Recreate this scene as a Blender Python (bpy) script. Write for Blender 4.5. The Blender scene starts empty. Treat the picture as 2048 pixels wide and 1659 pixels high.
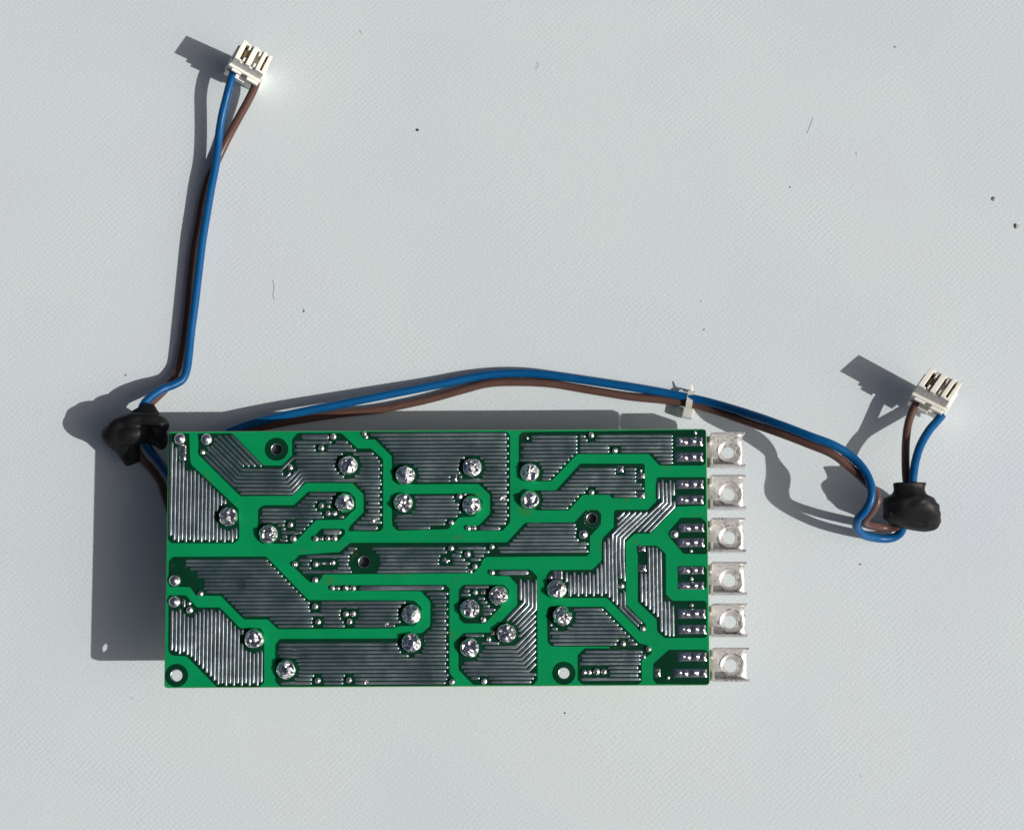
import bpy, bmesh, math, random
from mathutils import Vector, Matrix, noise
random.seed(7)
sc = bpy.context.scene
C = sc.collection
sc.unit_settings.system = 'METRIC'
sc.unit_settings.scale_length = 0.01            # one unit is one centimetre
PX = 1 / 60.0                                   # one photograph pixel on the ground, in cm

# ------------------------------------------------------------------ camera, sky, sun, exposure
F = 4200.0; TX = 0.1456; TY = 0.0076
IW, IH = 2048.0, 1659.0
Rm = Matrix.Rotation(TY, 3, 'Y') @ Matrix.Rotation(TX, 3, 'X')
CAMP = Rm @ Vector((0, 0, F / 60.0))
cam = bpy.data.objects.new('camera', bpy.data.cameras.new('camera'))
C.objects.link(cam); sc.camera = cam
cam.matrix_world = Matrix.Translation(CAMP) @ Rm.to_4x4()
cam.data.sensor_fit = 'HORIZONTAL'; cam.data.sensor_width = 36
cam.data.lens = 36 * F / IW
cam.data.clip_start = 1; cam.data.clip_end = 2000

SX, SY = 1.19, 0.41                             # the sun moves a shadow by (-SX, +SY) per unit of height
EL = math.atan(1 / math.hypot(SX, SY))
sun_dir = Vector((SX, -SY, 1)).normalized()     # towards the sun
w = bpy.data.worlds.new('World'); sc.world = w; w.use_nodes = True
nt = w.node_tree; nt.nodes.clear()
sky = nt.nodes.new('ShaderNodeTexSky'); sky.sky_type = 'NISHITA'; sky.sun_disc = False
sky.sun_elevation = EL
sky.sun_rotation = math.atan2(sun_dir.x, sun_dir.y)
sky.air_density = 0.25; sky.dust_density = 3.5; sky.ozone_density = 0.3
bg = nt.nodes.new('ShaderNodeBackground'); bg.inputs['Strength'].default_value = 0.072
ow = nt.nodes.new('ShaderNodeOutputWorld')
nt.links.new(sky.outputs[0], bg.inputs[0]); nt.links.new(bg.outputs[0], ow.inputs[0])
sl = bpy.data.lights.new('sun', 'SUN'); sl.energy = 3.5; sl.angle = math.radians(0.5); sl.color = (1.0, 0.965, 0.915)
so = bpy.data.objects.new('sun', sl); C.objects.link(so)
so.rotation_euler = sun_dir.to_track_quat('Z', 'Y').to_euler()
so.location = sun_dir * 100
sc.view_settings.view_transform = 'Standard'; sc.view_settings.look = 'None'
sc.view_settings.exposure = 0.0; sc.view_settings.gamma = 1

def U(px, py, z=0.0):
    "the point at height z that the photograph shows at pixel px, py"
    d = Rm @ Vector(((px - IW / 2) / F, -(py - IH / 2) / F, -1))
    t = (z - CAMP.z) / d.z
    return CAMP + d * t

# ------------------------------------------------------------------ materials
def mat(name, col, rough=0.5, metal=0.0, spec=None, coat=0.0):
    m = bpy.data.materials.new(name); m.use_nodes = True
    b = m.node_tree.nodes['Principled BSDF']
    b.inputs['Base Color'].default_value = (*col, 1)
    b.inputs['Roughness'].default_value = rough
    b.inputs['Metallic'].default_value = metal
    if spec is not None: b.inputs['Specular IOR Level'].default_value = spec
    if coat: b.inputs['Coat Weight'].default_value = coat; b.inputs['Coat Roughness'].default_value = 0.15
    return m
def N(m, t, **k):
    n = m.node_tree.nodes.new(t)
    for a, v in k.items():
        if a in n.inputs.keys(): n.inputs[a].default_value = v
        else: setattr(n, a, v)
    return n
def L(m, a, b): m.node_tree.links.new(a, b)
def bsdf(m): return m.node_tree.nodes['Principled BSDF']
def ramp(m, fac, stops):
    r = N(m, 'ShaderNodeValToRGB'); el = r.color_ramp.elements
    while len(el) < len(stops): el.new(0.5)
    for e, (p, c) in zip(el, stops): e.position = p; e.color = (*c, 1)
    L(m, fac, r.inputs[0]); return r.outputs[0]
def coords(m, scale=(1, 1, 1), rot=(0, 0, 0), src='Object'):
    tc = N(m, 'ShaderNodeTexCoord'); mp = N(m, 'ShaderNodeMapping')
    mp.inputs['Scale'].default_value = scale; mp.inputs['Rotation'].default_value = rot
    L(m, tc.outputs[src], mp.inputs[0]); return mp.outputs[0]
def tex_noise(m, vec, scale, detail=3, rough=0.55):
    n = N(m, 'ShaderNodeTexNoise'); n.inputs['Scale'].default_value = scale
    n.inputs['Detail'].default_value = detail; n.inputs['Roughness'].default_value = rough
    L(m, vec, n.inputs['Vector']); return n.outputs['Fac']
def math_(m, op, a, b=None):
    n = N(m, 'ShaderNodeMath', operation=op)
    for i, v in enumerate((a, b)):
        if v is None: continue
        if isinstance(v, (int, float)): n.inputs[i].default_value = v
        else: L(m, v, n.inputs[i])
    return n.outputs[0]
def mixc(m, fac, a, b):
    n = N(m, 'ShaderNodeMix', data_type='RGBA')
    for i, v in ((0, fac), (6, a), (7, b)):
        if isinstance(v, (int, float)): n.inputs[i].default_value = v
        elif isinstance(v, tuple): n.inputs[i].default_value = (*v, 1)
        else: L(m, v, n.inputs[i])
    return n.outputs[2]
def bump(m, h, strength, dist):
    b = N(m, 'ShaderNodeBump'); b.inputs['Strength'].default_value = strength
    b.inputs['Distance'].default_value = dist; L(m, h, b.inputs['Height'])
    L(m, b.outputs[0], bsdf(m).inputs['Normal'])

# table top: matt pale sheet with a fine diagonal embossed grain
m_sheet = mat('pale_sheet', (0.66, 0.72, 0.72), 0.62, spec=0.35)
v0 = coords(m_sheet)
va = coords(m_sheet, (1.0, 3.2, 1), (0, 0, math.radians(52)))
vb = coords(m_sheet, (1.0, 3.0, 1), (0, 0, math.radians(-38)))
n1 = tex_noise(m_sheet, va, 5.0, 2); n2 = tex_noise(m_sheet, vb, 5.5, 2); n3 = tex_noise(m_sheet, v0, 13, 3, .65)
sx_ = N(m_sheet, 'ShaderNodeSeparateXYZ'); L(m_sheet, v0, sx_.inputs[0])
wob = math_(m_sheet, 'MULTIPLY', tex_noise(m_sheet, v0, 0.45, 3, .6), 9.0)
wob2 = math_(m_sheet, 'MULTIPLY', tex_noise(m_sheet, v0, 2.2, 2, .6), 4.0)
wob = math_(m_sheet, 'ADD', wob, wob2)
def thread(ang, pitch):
    k = 2 * math.pi / pitch; a = math.radians(ang)
    ph = math_(m_sheet, 'ADD', math_(m_sheet, 'MULTIPLY', sx_.outputs[0], k * math.cos(a)), math_(m_sheet, 'MULTIPLY', sx_.outputs[1], k * math.sin(a)))
    return math_(m_sheet, 'SINE', math_(m_sheet, 'ADD', ph, wob))
weave = math_(m_sheet, 'ADD', math_(m_sheet, 'MULTIPLY', thread(-46, .148), 0.44), math_(m_sheet, 'MULTIPLY', thread(43, .155), 0.50))
wm = ramp(m_sheet, tex_noise(m_sheet, v0, 0.22, 3, .6), [(0.38, (.2,) * 3), (0.66, (1, 1, 1))])
weave = math_(m_sheet, 'MULTIPLY', math_(m_sheet, 'MULTIPLY', weave, wm), 0.115)
hh = math_(m_sheet, 'ADD', math_(m_sheet, 'MULTIPLY', n1, 0.30), math_(m_sheet, 'ADD', math_(m_sheet, 'MULTIPLY', n2, 0.30), math_(m_sheet, 'MULTIPLY', n3, 0.42)))
hh = math_(m_sheet, 'ADD', hh, weave)
bump(m_sheet, hh, 0.45, 0.038)
big = tex_noise(m_sheet, v0, 0.09, 3, .5)
col = ramp(m_sheet, big, [(0.3, (0.585, 0.665, 0.70)), (0.52, (0.622, 0.69, 0.705)), (0.72, (0.61, 0.665, 0.715))])
sp = tex_noise(m_sheet, v0, 5.0, 3, .75)
spm = ramp(m_sheet, sp, [(0.69, (0, 0, 0)), (0.77, (1, 1, 1))])
fade = ramp(m_sheet, tex_noise(m_sheet, v0, 0.35, 2), [(0.50, (0, 0, 0)), (0.62, (.5, .5, .5))])
spm2 = math_(m_sheet, 'MULTIPLY', spm, fade)
c2 = mixc(m_sheet, spm2, col, (0.42, 0.45, 0.46))
L(m_sheet, c2, bsdf(m_sheet).inputs['Base Color'])

def mask_mat(name, a, b, stain):
    m = mat(name, a, 0.38, spec=0.12)
    v = coords(m)
    f = tex_noise(m, v, 0.8, 3)
    c = ramp(m, f, [(0.35, a), (0.7, b)])
    s = tex_noise(m, v, 1.3, 6, .75)
    sm = ramp(m, s, [(0.59, (0, 0, 0)), (0.70, (stain,) * 3)])
    L(m, mixc(m, sm, c, (0.075, 0.10, 0.012)), bsdf(m).inputs['Base Color'])
    r = ramp(m, tex_noise(m, v, 3, 3), [(0.3, (.30,) * 3), (0.7, (.45,) * 3)])
    L(m, r, bsdf(m).inputs['Roughness'])
    bump(m, tex_noise(m, v, 6, 3), 0.08, 0.02)
    return m
m_green = mask_mat('green_solder_mask', (0.002, 0.235, 0.078), (0.002, 0.27, 0.092), 0.6)
m_dark = mask_mat('dark_green_mask_over_copper', (0.002, 0.030, 0.014), (0.002, 0.042, 0.020), 0.25)
m_edge = mat('board_edge', (0.24, 0.36, 0.14), 0.6)

m_strip = mat('tinned_copper', (0.62, 0.63, 0.64), 0.30, 1.0)
v = coords(m_strip)
L(m_strip, ramp(m_strip, tex_noise(m_strip, v, 2.5, 4, .65), [(0.3, (.46, .54, .57)), (0.66, (.54, .61, .63)), (0.78, (.78, .77, .73))]), bsdf(m_strip).inputs['Base Color'])
L(m_strip, ramp(m_strip, tex_noise(m_strip, v, 1.1, 5, .7), [(0.32, (.27,) * 3), (0.68, (.42,) * 3)]), bsdf(m_strip).inputs['Roughness'])
bump(m_strip, math_(m_strip, 'ADD', math_(m_strip, 'MULTIPLY', tex_noise(m_strip, v, 0.5, 2, .5), 2.0), math_(m_strip, 'MULTIPLY', tex_noise(m_strip, v, 4, 3, .6), 0.22)), 1.0, 0.05)

m_solder = mat('bright_solder', (0.90, 0.885, 0.86), 0.07, 1.0)
v = coords(m_solder)
L(m_solder, ramp(m_solder, tex_noise(m_solder, v, 6, 2), [(0.35, (.03,) * 3), (0.7, (.09,) * 3)]), bsdf(m_solder).inputs['Roughness'])

m_pad = mat('pad_solder', (0.90, 0.885, 0.86), 0.17, 1.0)
m_satin = mat('satin_solder', (0.90, 0.885, 0.85), 0.27, 1.0)
m_plate = mat('tinned_steel', (0.80, 0.79, 0.77), 0.32, 0.68)
v = coords(m_plate)
oi = N(m_plate, 'ShaderNodeObjectInfo')
va_ = N(m_plate, 'ShaderNodeVectorMath', operation='ADD'); L(m_plate, v, va_.inputs[0])
cmb = N(m_plate, 'ShaderNodeCombineXYZ'); L(m_plate, math_(m_plate, 'MULTIPLY', oi.outputs['Random'], 40.0), cmb.inputs[2]); L(m_plate, cmb.outputs[0], va_.inputs[1])
vr = va_.outputs[0]
sc1 = ramp(m_plate, tex_noise(m_plate, vr, 8, 5, .75), [(0.53, (0, 0, 0)), (0.60, (1, 1, 1))])
patch = ramp(m_plate, tex_noise(m_plate, vr, 1.6, 2), [(0.42, (.1, .1, .1)), (0.62, (1, 1, 1))])
sepv = N(m_plate, 'ShaderNodeSeparateXYZ'); L(m_plate, v, sepv.inputs[0])
rad_ = math_(m_plate, 'SQRT', math_(m_plate, 'ADD', math_(m_plate, 'MULTIPLY', sepv.outputs[0], sepv.outputs[0]), math_(m_plate, 'MULTIPLY', sepv.outputs[1], sepv.outputs[1])))
rad_ = math_(m_plate, 'ADD', rad_, math_(m_plate, 'MULTIPLY', math_(m_plate, 'SUBTRACT', tex_noise(m_plate, vr, 1.2, 1), 0.5), 0.10))
ringm = ramp(m_plate, math_(m_plate, 'ABSOLUTE', math_(m_plate, 'SUBTRACT', rad_, 0.385)), [(0.013, (1, 1, 1)), (0.026, (0, 0, 0))])
ringm = math_(m_plate, 'MULTIPLY', ringm, ramp(m_plate, tex_noise(m_plate, vr, 2.6, 3), [(0.46, (0, 0, 0)), (0.54, (1, 1, 1))]))
dirt = math_(m_plate, 'MAXIMUM', math_(m_plate, 'MULTIPLY', math_(m_plate, 'MULTIPLY', sc1, patch), 0.75), math_(m_plate, 'MULTIPLY', ringm, 0.9))
L(m_plate, mixc(m_plate, dirt, (0.82, 0.81, 0.785), (0.10, 0.095, 0.09)), bsdf(m_plate).inputs['Base Color'])
L(m_plate, ramp(m_plate, tex_noise(m_plate, v, 4, 3), [(0.3, (.26,) * 3), (0.7, (.42,) * 3)]), bsdf(m_plate).inputs['Roughness'])
bump(m_plate, tex_noise(m_plate, v, 8, 4, .7), 0.25, 0.015)

def cable_mat(name, colr, r):
    m = mat(name, colr, r, spec=0.22)
    v = coords(m)
    k = tuple(min(1, c * 1.25 + .004) for c in colr)
    L(m, ramp(m, tex_noise(m, v, 1.6, 4), [(0.3, colr), (0.8, k)]), bsdf(m).inputs['Base Color'])
    bump(m, tex_noise(m, v, 5, 4), 0.15, 0.02)
    return m
m_blue = cable_mat('blue_insulation', (0.0005, 0.074, 0.215), 0.34)
m_brown = cable_mat('brown_insulation', (0.098, 0.052, 0.042), 0.28)
m_shrink = cable_mat('black_shrink_tube', (0.006, 0.006, 0.0065), 0.5)
m_white = mat('ivory_plastic', (0.86, 0.84, 0.76), 0.38)
bsdf(m_white).inputs['Subsurface Weight'].default_value = 0.25
bsdf(m_white).inputs['Subsurface Radius'].default_value = (0.12, 0.1, 0.06)
bsdf(m_white).inputs['Subsurface Scale'].default_value = 1.0
m_nylon = mat('translucent_nylon', (0.80, 0.80, 0.72), 0.35)
bsdf(m_nylon).inputs['Transmission Weight'].default_value = 0.35
m_brass = mat('brass_contact', (0.45, 0.33, 0.14), 0.35, 1.0)
m_hollow = mat('dark_tin_contact', (0.06, 0.055, 0.05), 0.5, 0.8)
m_print = mat('grey_print', (0.09, 0.09, 0.09), 0.8)
m_black = mat('black_moulding', (0.02, 0.02, 0.022), 0.5)
m_grey = mat('dark_crumb', (0.035, 0.033, 0.03), 0.8)
m_sand = mat('sandy_crumb', (0.42, 0.40, 0.36), 0.6)

# ------------------------------------------------------------------ object helpers
def link(name, me, m=None, parent=None, loc=None):
    o = bpy.data.objects.new(name, me); C.objects.link(o)
    if m is not None and not me.materials: me.materials.append(m)
    if parent: o.parent = parent
    if loc is not None: o.location = loc
    return o
def mesh(name, vs, fs, m=None, parent=None, loc=None, smooth=False):
    me = bpy.data.meshes.new(name); me.from_pydata([tuple(v) for v in vs], [], fs); me.update()
    bm = bmesh.new(); bm.from_mesh(me); bmesh.ops.recalc_face_normals(bm, faces=bm.faces); bm.to_mesh(me); bm.free()
    if smooth: me.polygons.foreach_set('use_smooth', [True] * len(me.polygons))
    return link(name, me, m, parent, loc)
def thing(name, label, cat, loc, group=None):
    o = bpy.data.objects.new(name, None); C.objects.link(o); o.location = loc
    o.empty_display_size = 0.3
    tag(o, label, cat, group); return o
def tag(o, label, cat, group=None):
    o['label'] = label; o['category'] = cat
    if group: o['group'] = group
def catmull(P, n):
    out = []
    for i in range(len(P) - 1):
        p0 = P[max(i - 1, 0)]; p1 = P[i]; p2 = P[i + 1]; p3 = P[min(i + 2, len(P) - 1)]
        for k in range(n):
            t = k / n
            out.append(0.5 * ((2 * p1) + (p2 - p0) * t + (2 * p0 - 5 * p1 + 4 * p2 - p3) * t * t + (3 * p1 - p0 - 3 * p2 + p3) * t ** 3))
    out.append(P[-1].copy()); return out
def tube(name, P, rad, m, parent=None, org=None, seg=14, n=8, caps=True, spline=True, flat=None):
    Q = catmull(P, n) if spline else P
    vs, fs = [], []
    up = Vector((0, 0, 1)); t = (Q[1] - Q[0]).normalized()
    if abs(t.z) > .9: up = Vector((0, 1, 0))
    a = t.cross(up).normalized()
    for i, q in enumerate(Q):
        t = (Q[min(i + 1, len(Q) - 1)] - Q[max(i - 1, 0)]).normalized()
        a = (a - t * a.dot(t)).normalized(); b = t.cross(a)
        r = rad(i / (len(Q) - 1)) if callable(rad) else rad
        ra, rb = (r, r) if flat is None else (r * flat[0], r * flat[1])
        for k in range(seg):
            th = 2 * math.pi * k / seg
            vs.append(q + a * (math.cos(th) * ra) + b * (math.sin(th) * rb))
    for i in range(len(Q) - 1):
        for k in range(seg):
            k2 = (k + 1) % seg
            fs.append((i * seg + k, i * seg + k2, (i + 1) * seg + k2, (i + 1) * seg + k))
    if caps:
        fs.append(tuple(range(seg))); fs.append(tuple((len(Q) - 1) * seg + k for k in range(seg)))
    if org is not None: vs = [v - org for v in vs]
    return mesh(name, vs, fs, m, parent, None, True)
def box_faces(vs, fs, c8):
    b = len(vs); vs += c8
    for f in ((0, 1, 2, 3), (7, 6, 5, 4), (0, 4, 5, 1), (1, 5, 6, 2), (2, 6, 7, 3), (3, 7, 4, 0)):
        fs.append(tuple(b + i for i in f))
def abox(x0, x1, y0, y1, z0, z1):
    return [Vector(p) for p in ((x0, y0, z0), (x1, y0, z0), (x1, y1, z0), (x0, y1, z0), (x0, y0, z1), (x1, y0, z1), (x1, y1, z1), (x0, y1, z1))]
def bevel(o, wd, seg=2):
    md = o.modifiers.new('bevel', 'BEVEL'); md.width = wd; md.segments = seg; md.limit_method = 'ANGLE'; md.angle_limit = math.radians(40)
    return o

# ------------------------------------------------------------------ the table surface
g = mesh('table_surface', [(-110, -110, 0), (110, -110, 0), (110, 110, 0), (-110, 110, 0)], [(0, 1, 2, 3)], m_sheet)
g['kind'] = 'structure'

# ------------------------------------------------------------------ circuit board
BZ = 2.41                                        # height of the soldered face above the table
TH = 0.16
def T(i, u, v): return ((320, 580, 840, 1100)[i - 1] + u / 6.382, 850 + v / 6.382)
def B(i, u, v): return ((320, 580, 840, 1100)[i - 1] + u / 6.032, 1110 + v / 6.032)
def Rt(u, v): return (1330 + u / 6.382, 850 + v / 6.382)
def Rb(u, v): return (1330 + u / 6.035, 1110 + v / 6.035)
TL, TR, BR, BL = (336.9, 862.5), (1412.8, 857.2), (1420, 1369.6), (328.3, 1375.2)
BO = U((TL[0] + BR[0]) / 2, (TL[1] + BR[1]) / 2, BZ); BO.z = 0
board = thing('circuit_board', 'green printed circuit board, solder side up, with silver solder strips and six metal terminals', 'circuit board', BO)
ex = (U(*TR, BZ) - U(*TL, BZ)).normalized()
ey = Vector((ex.y, -ex.x, 0)) 
org = U(*TL, BZ)
def R(p):                                        # photograph pixel -> flat board coordinates, x right, y down, 60 per cm
    d = U(p[0], p[1], BZ) - org
    return Vector((d.dot(ex), d.dot(ey))) * 60
def W(q, z=0.0):                                 # flat board coordinates -> parent space of the board
    return org + ex * (q[0] * PX) + ey * (q[1] * PX) + Vector((0, 0, z * PX)) - BO

def flat_curve(name, loops, thick, zc, m, parent, edge_mat=None, bev=0.0):
    cu = bpy.data.curves.new(name, 'CURVE'); cu.dimensions = '2D'; cu.fill_mode = 'BOTH'; cu.extrude = thick / 2 - bev
    cu.bevel_depth = bev; cu.bevel_resolution = 1; cu.offset = -bev
    for lp in loops:
        s = cu.splines.new('POLY'); s.points.add(len(lp) - 1); s.use_cyclic_u = True
        for i, p in enumerate(lp): s.points[i].co = (p.x, p.y, 0, 1)
    tmp = bpy.data.objects.new('tmp', cu); C.objects.link(tmp)
    dg = bpy.context.evaluated_depsgraph_get(); me = bpy.data.meshes.new_from_object(tmp.evaluated_get(dg))
    bpy.data.objects.remove(tmp); bpy.data.curves.remove(cu)
    me.name = name
    for v_ in me.vertices: v_.co.z += zc
    me.materials.clear(); me.materials.append(m)
    if edge_mat:
        me.materials.append(edge_mat)
        for p in me.polygons: p.material_index = 0 if p.normal.z > .95 else 1
    return link(name, me, None, parent)
def circ(c, r, n=40, rev=True):
    return [Vector((c[0] + r * math.cos(2 * math.pi * k / n), c[1] + r * math.sin(2 * math.pi * k / n))) for k in range(n)][::(-1 if rev else 1)]
def roundpoly(P, r, n=3):
    out = []
    m_ = len(P)
    for i in range(m_):
        p = P[i]; a = P[i - 1] - p; b = P[(i + 1) % m_] - p
        if a.length < 1e-6 or b.length < 1e-6: continue
        d = min(r, a.length * .4, b.length * .4)
        pa = p + a.normalized() * d; pb = p + b.normalized() * d
        for k in range(n + 1):
            t = k / n
            out.append(pa * (1 - t) ** 2 + p * 2 * t * (1 - t) + pb * t * t)
    return out
def W2(q): v_ = W(q); return Vector((v_.x, v_.y))

HOLES = [(T(1, 1490, 307), 68, 6.382), (B(1, 202, 1448), 70, 6.032), (B(4, 170, 1420), 65, 6.032), (T(4, 535, 1190), 66, 6.382), (B(2, 895, 80), 66, 6.032)]
hole_r = [(R(c), r / s * 0.965) for c, r, s in HOLES]
outline = roundpoly([R(TL), R(TR), R(BR), R(BL)], 7)
bd = flat_curve('board_panel', [[W2(q) for q in outline]] + [[W2(q) for q in circ(c, r)] for c, r in hole_r], TH, BZ - TH / 2, m_green, board, m_edge, .014)

# ---- copper areas: polygon, scan rows and polyline strips, all measured on the photograph
HW = 2.86                                        # half width of a strip
strips = []                                      # (area index, [points])
circles = []                                     # exclusions (centre, radius)
rects = []
areas = []
def crossings(poly, y):
    xs = []
    n = len(poly)
    for i in range(n):
        a, b = poly[i], poly[(i + 1) % n]
        if (a.y > y) != (b.y > y):
            xs.append(a.x + (y - a.y) / (b.y - a.y) * (b.x - a.x))
    xs.sort(); return [(xs[i], xs[i + 1]) for i in range(0, len(xs) - 1, 2)]
def inter(A, Bv):
    out = []
    for a in A:
        for b in Bv:
            lo, hi = max(a[0], b[0]), min(a[1], b[1])
            if hi - lo > 1: out.append((lo, hi))
    return out
def sub(A, c0, c1):
    out = []
    for a in A:
        if c1 <= a[0] or c0 >= a[1]: out.append(a); continue
        if c0 > a[0]: out.append((a[0], c0))
        if c1 < a[1]: out.append((c1, a[1]))
    return out
def fill(ai, first, last, n, vert=False, clip=None, inset=2.4, alt=4.5, ph=0, skip=()):
    sw = (lambda p: Vector((p.y, p.x))) if vert else (lambda p: Vector((p.x, p.y)))
    poly = [sw(p) for p in areas[ai]]
    cl = [sw(R(p)) for p in clip] if clip else None
    y0, y1 = sw(R(first)).y, sw(R(last)).y
    for k in range(n):
        if k in skip: continue
        y = y0 + (y1 - y0) * k / max(1, n - 1)
        A0, A1 = crossings(poly, y - HW - .8), crossings(poly, y + HW + .8)
        iv = inter(inter(A0, crossings(poly, y)), A1)
        if cl: iv = inter(inter(iv, crossings(cl, y)), inter(crossings(cl, y - HW), crossings(cl, y + HW)))
        ends = []
        for a, b in iv:
            if b - a > 14:
                va = any(abs(a - q[0]) < 1.2 for q in A0) and any(abs(a - q[0]) < 1.2 for q in A1)
                vb = any(abs(b - q[1]) < 1.2 for q in A0) and any(abs(b - q[1]) < 1.2 for q in A1)
                o = alt if (k + ph) % 2 else 0
                ends.append((a + inset + (o if va else 0), b - inset - (o if vb else 0)))
        iv = ends
        for c, r in circles:
            cc = sw(c); rr = r + 1.6 + HW
            if abs(y - cc.y) < rr:
                h_ = math.sqrt(rr * rr - (y - cc.y) ** 2) 
                h_ = max(h_, 3) + (1.8 if (k % 2) else .3)
                iv = sub(iv, cc.x - h_, cc.x + h_)
        for q in rects:
            if not vert:
                if q[1] - HW - 1 < y < q[3] + HW + 1: iv = sub(iv, q[0] - 1.5, q[2] + 1.5)
            else:
                if q[0] - HW - 1 < y < q[2] + HW + 1: iv = sub(iv, q[1] - 1.5, q[3] + 1.5)
        for a, b in iv:
            if b - a < 5.5: continue
            m_ = [sw(Vector((a, y))), sw(Vector((b, y)))]
            strips.append((ai, m_, HW))
def line(ai, *pts, hw=HW): strips.append((ai, [R(p) for p in pts], hw))
def area(*pts): areas.append([R(p) for p in pts]); return len(areas) - 1

# solder joints: (pixel, radius in px, kind); kinds: big, mid, small, square
J = []
def j(p, r, kind, cut=True, rx=None):
    J.append((p, r, kind, rx))
    if cut: circles.append((R(p), r))
def jt(i, u, v, r, kind, **k): j(T(i, u, v), r / 6.382, kind, **k)
def jb(i, u, v, r, kind, **k): j(B(i, u, v), r / 6.032, kind, **k)
for a in ((1, 875, 1165), (1, 1385, 1392), (2, 742, 515), (2, 700, 993), (2, 1472, 640), (2, 1443, 990), (3, 665, 543), (3, 663, 1025), (3, 1400, 608), (3, 1400, 957)):
    jt(*a, 128, 'big')
for a in ((1, 1138, 1008), (1, 1520, 1375), (2, 1465, 712), (2, 1463, 1055), (3, 948, 485), (3, 598, 650), (3, 1042, 940), (3, 598, 1115), (4, 80, 410), (4, 147, 735)):
    jb(*a, 122, 'big')
jt(1, 255, 175, 75, 'mid'); jt(1, 593, 180, 75, 'mid'); jb(1, 180, 305, 72, 'mid'); jb(1, 177, 560, 72, 'mid')
jt(4, 425, 1392, 60, 'mid'); jt(4, 1585, 1390, 55, 'mid')
for a in ((1, 545, 345, 38), (1, 1665, 543, 38), (1, 1665, 1270, 40), (1, 1705, 1450, 45), (2, 555, 148, 42), (2, 400, 292, 42), (2, 398, 1025, 40), (2, 495, 1035, 25),
          (2, 487, 1125, 38), (2, 570, 1125, 38), (2, 330, 1450, 40), (2, 485, 1445, 35), (2, 570, 1445, 40), (2, 950, 112, 32), (2, 972, 152, 30), (3, 505, 910, 40), (3, 575, 882, 18),
          (3, 400, 1245, 38), (3, 618, 1315, 38), (3, 398, 1568, 40), (3, 916, 1550, 38), (3, 608, 1645, 42), (3, 1368, 165, 22), (4, 525, 128, 40), (4, 828, 325, 40), (4, 1158, 582, 20),
          (4, 530, 858, 38)):
    jt(*a, 'small')
for a in ((1, 490, 462, 38), (1, 355, 580, 25), (1, 360, 662, 45), (2, 60, 108, 38), (2, 310, 108, 38), (2, 518, 90, 34), (2, 305, 300, 40), (2, 515, 397, 35), (2, 582, 397, 24), (2, 675, 397, 38),
          (2, 762, 397, 38), (2, 305, 615, 40), (2, 675, 708, 38), (2, 762, 705, 38), (2, 340, 803, 38), (2, 718, 800, 38), (2, 335, 1508, 38), (2, 712, 1503, 38), (3, 575, -5, 34), (3, 662, 138, 36),
          (3, 870, 208, 36), (3, 667, 447, 33), (3, 765, 778, 38), (3, 830, 1010, 32), (3, 387, 1523, 38), (3, 775, 1518, 38), (4, 862, 368, 38), (4, 1120, 885, 38), (4, 880, 1065, 38), (4, 1188, 1130, 38),
          (4, 412, 1410, 34), (4, 472, 1412, 34), (4, 562, 1402, 44), (4, 650, 1405, 36), (4, 1425, 1475, 25)):
    jb(*a, 'small')
for a in ((3, 310, 62, 48), (2, 900, 1525, 42), (2, 1155, 830, 38)): jb(*a, 'star', cut=a[0] == 3)
for a in ((3, 1040, 930, 55), (2, 1055, 1215, 50)): jt(*a, 'star', cut=False)
j(Rt(385, 100), 4.2, 'small'); j(Rt(330, 1605), 4.2, 'small'); j(Rb(318, 285), 4.4, 'small'); j(Rb(320, 600), 4.4, 'small')
SQ = [(T(1, 282, 310), 52, 58, 6.382), (T(1, 290, 410), 40, 36, 6.382), (T(3, 435, 680), 38, 40, 6.382), (T(3, 692, 1308), 26, 26, 6.382), (T(4, 895, 560), 42, 42, 6.382),
      (T(4, 1160, 645), 48, 34, 6.382), (T(4, 1160, 893), 48, 38, 6.382), (T(4, 1170, 1575), 48, 34, 6.382), (T(2, 405, 1445), 22, 22, 6.382), (B(3, 607, 193), 25, 25, 6.032),
      (B(3, 768, 443), 25, 25, 6.032), (B(3, 880, 935), 22, 22, 6.032), (B(4, 8, 265), 22, 22, 6.032), (B(4, 95, 235), 54, 48, 6.032), (B(4, 1112, 155), 48, 42, 6.032), (B(4, 1128, 1220), 25, 25, 6.032), (B(4, 1295, 1415), 36, 50, 6.032)]
for c, a, b, s in SQ:
    q = R(c); rects.append((q.x - a / s, q.y - b / s, q.x + a / s, q.y + b / s))
PADS = [(Rt(307, 210), 170, 56, 6.382), (Rt(308, 406), 172, 57, 6.382), (Rt(315, 753), 172, 55, 6.382), (Rt(315, 950), 172, 55, 6.382), (Rt(338, 1308), 155, 52, 6.382), (Rt(328, 1497), 166, 55, 6.382),
        (Rb(315, 182), 150, 44, 6.035), (Rb(315, 367), 152, 44, 6.035), (Rb(318, 705), 165, 54, 6.035), (Rb(322, 893), 165, 54, 6.035), (Rb(328, 1223), 167, 52, 6.035), (Rb(302, 1420), 196, 50, 6.035)]
for c, a, b, s in PADS:
    q = R(c); rects.append((q.x - a / s - 3, q.y - b / s, q.x + a / s + 40, q.y + b / s))
def rcut(*pts):
    q = [R(p) for p in pts]
    rects.append((min(p.x for p in q), min(p.y for p in q), max(p.x for p in q), max(p.y for p in q)))
def ccut(p, r): circles.append((R(p), r))
for c, r in zip(HOLES[3:], (29, 24)): ccut(c[0], r)
rcut(T(1, 330, 105), T(1, 470, 560)); rcut(T(1, 115, 105), T(1, 220, 190))
rcut(B(4, 360, 1335), B(4, 600, 1465)); rcut(B(2, 340, 70), B(2, 560, 130)); rcut(B(4, 600, 1370), B(4, 690, 1440))

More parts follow.
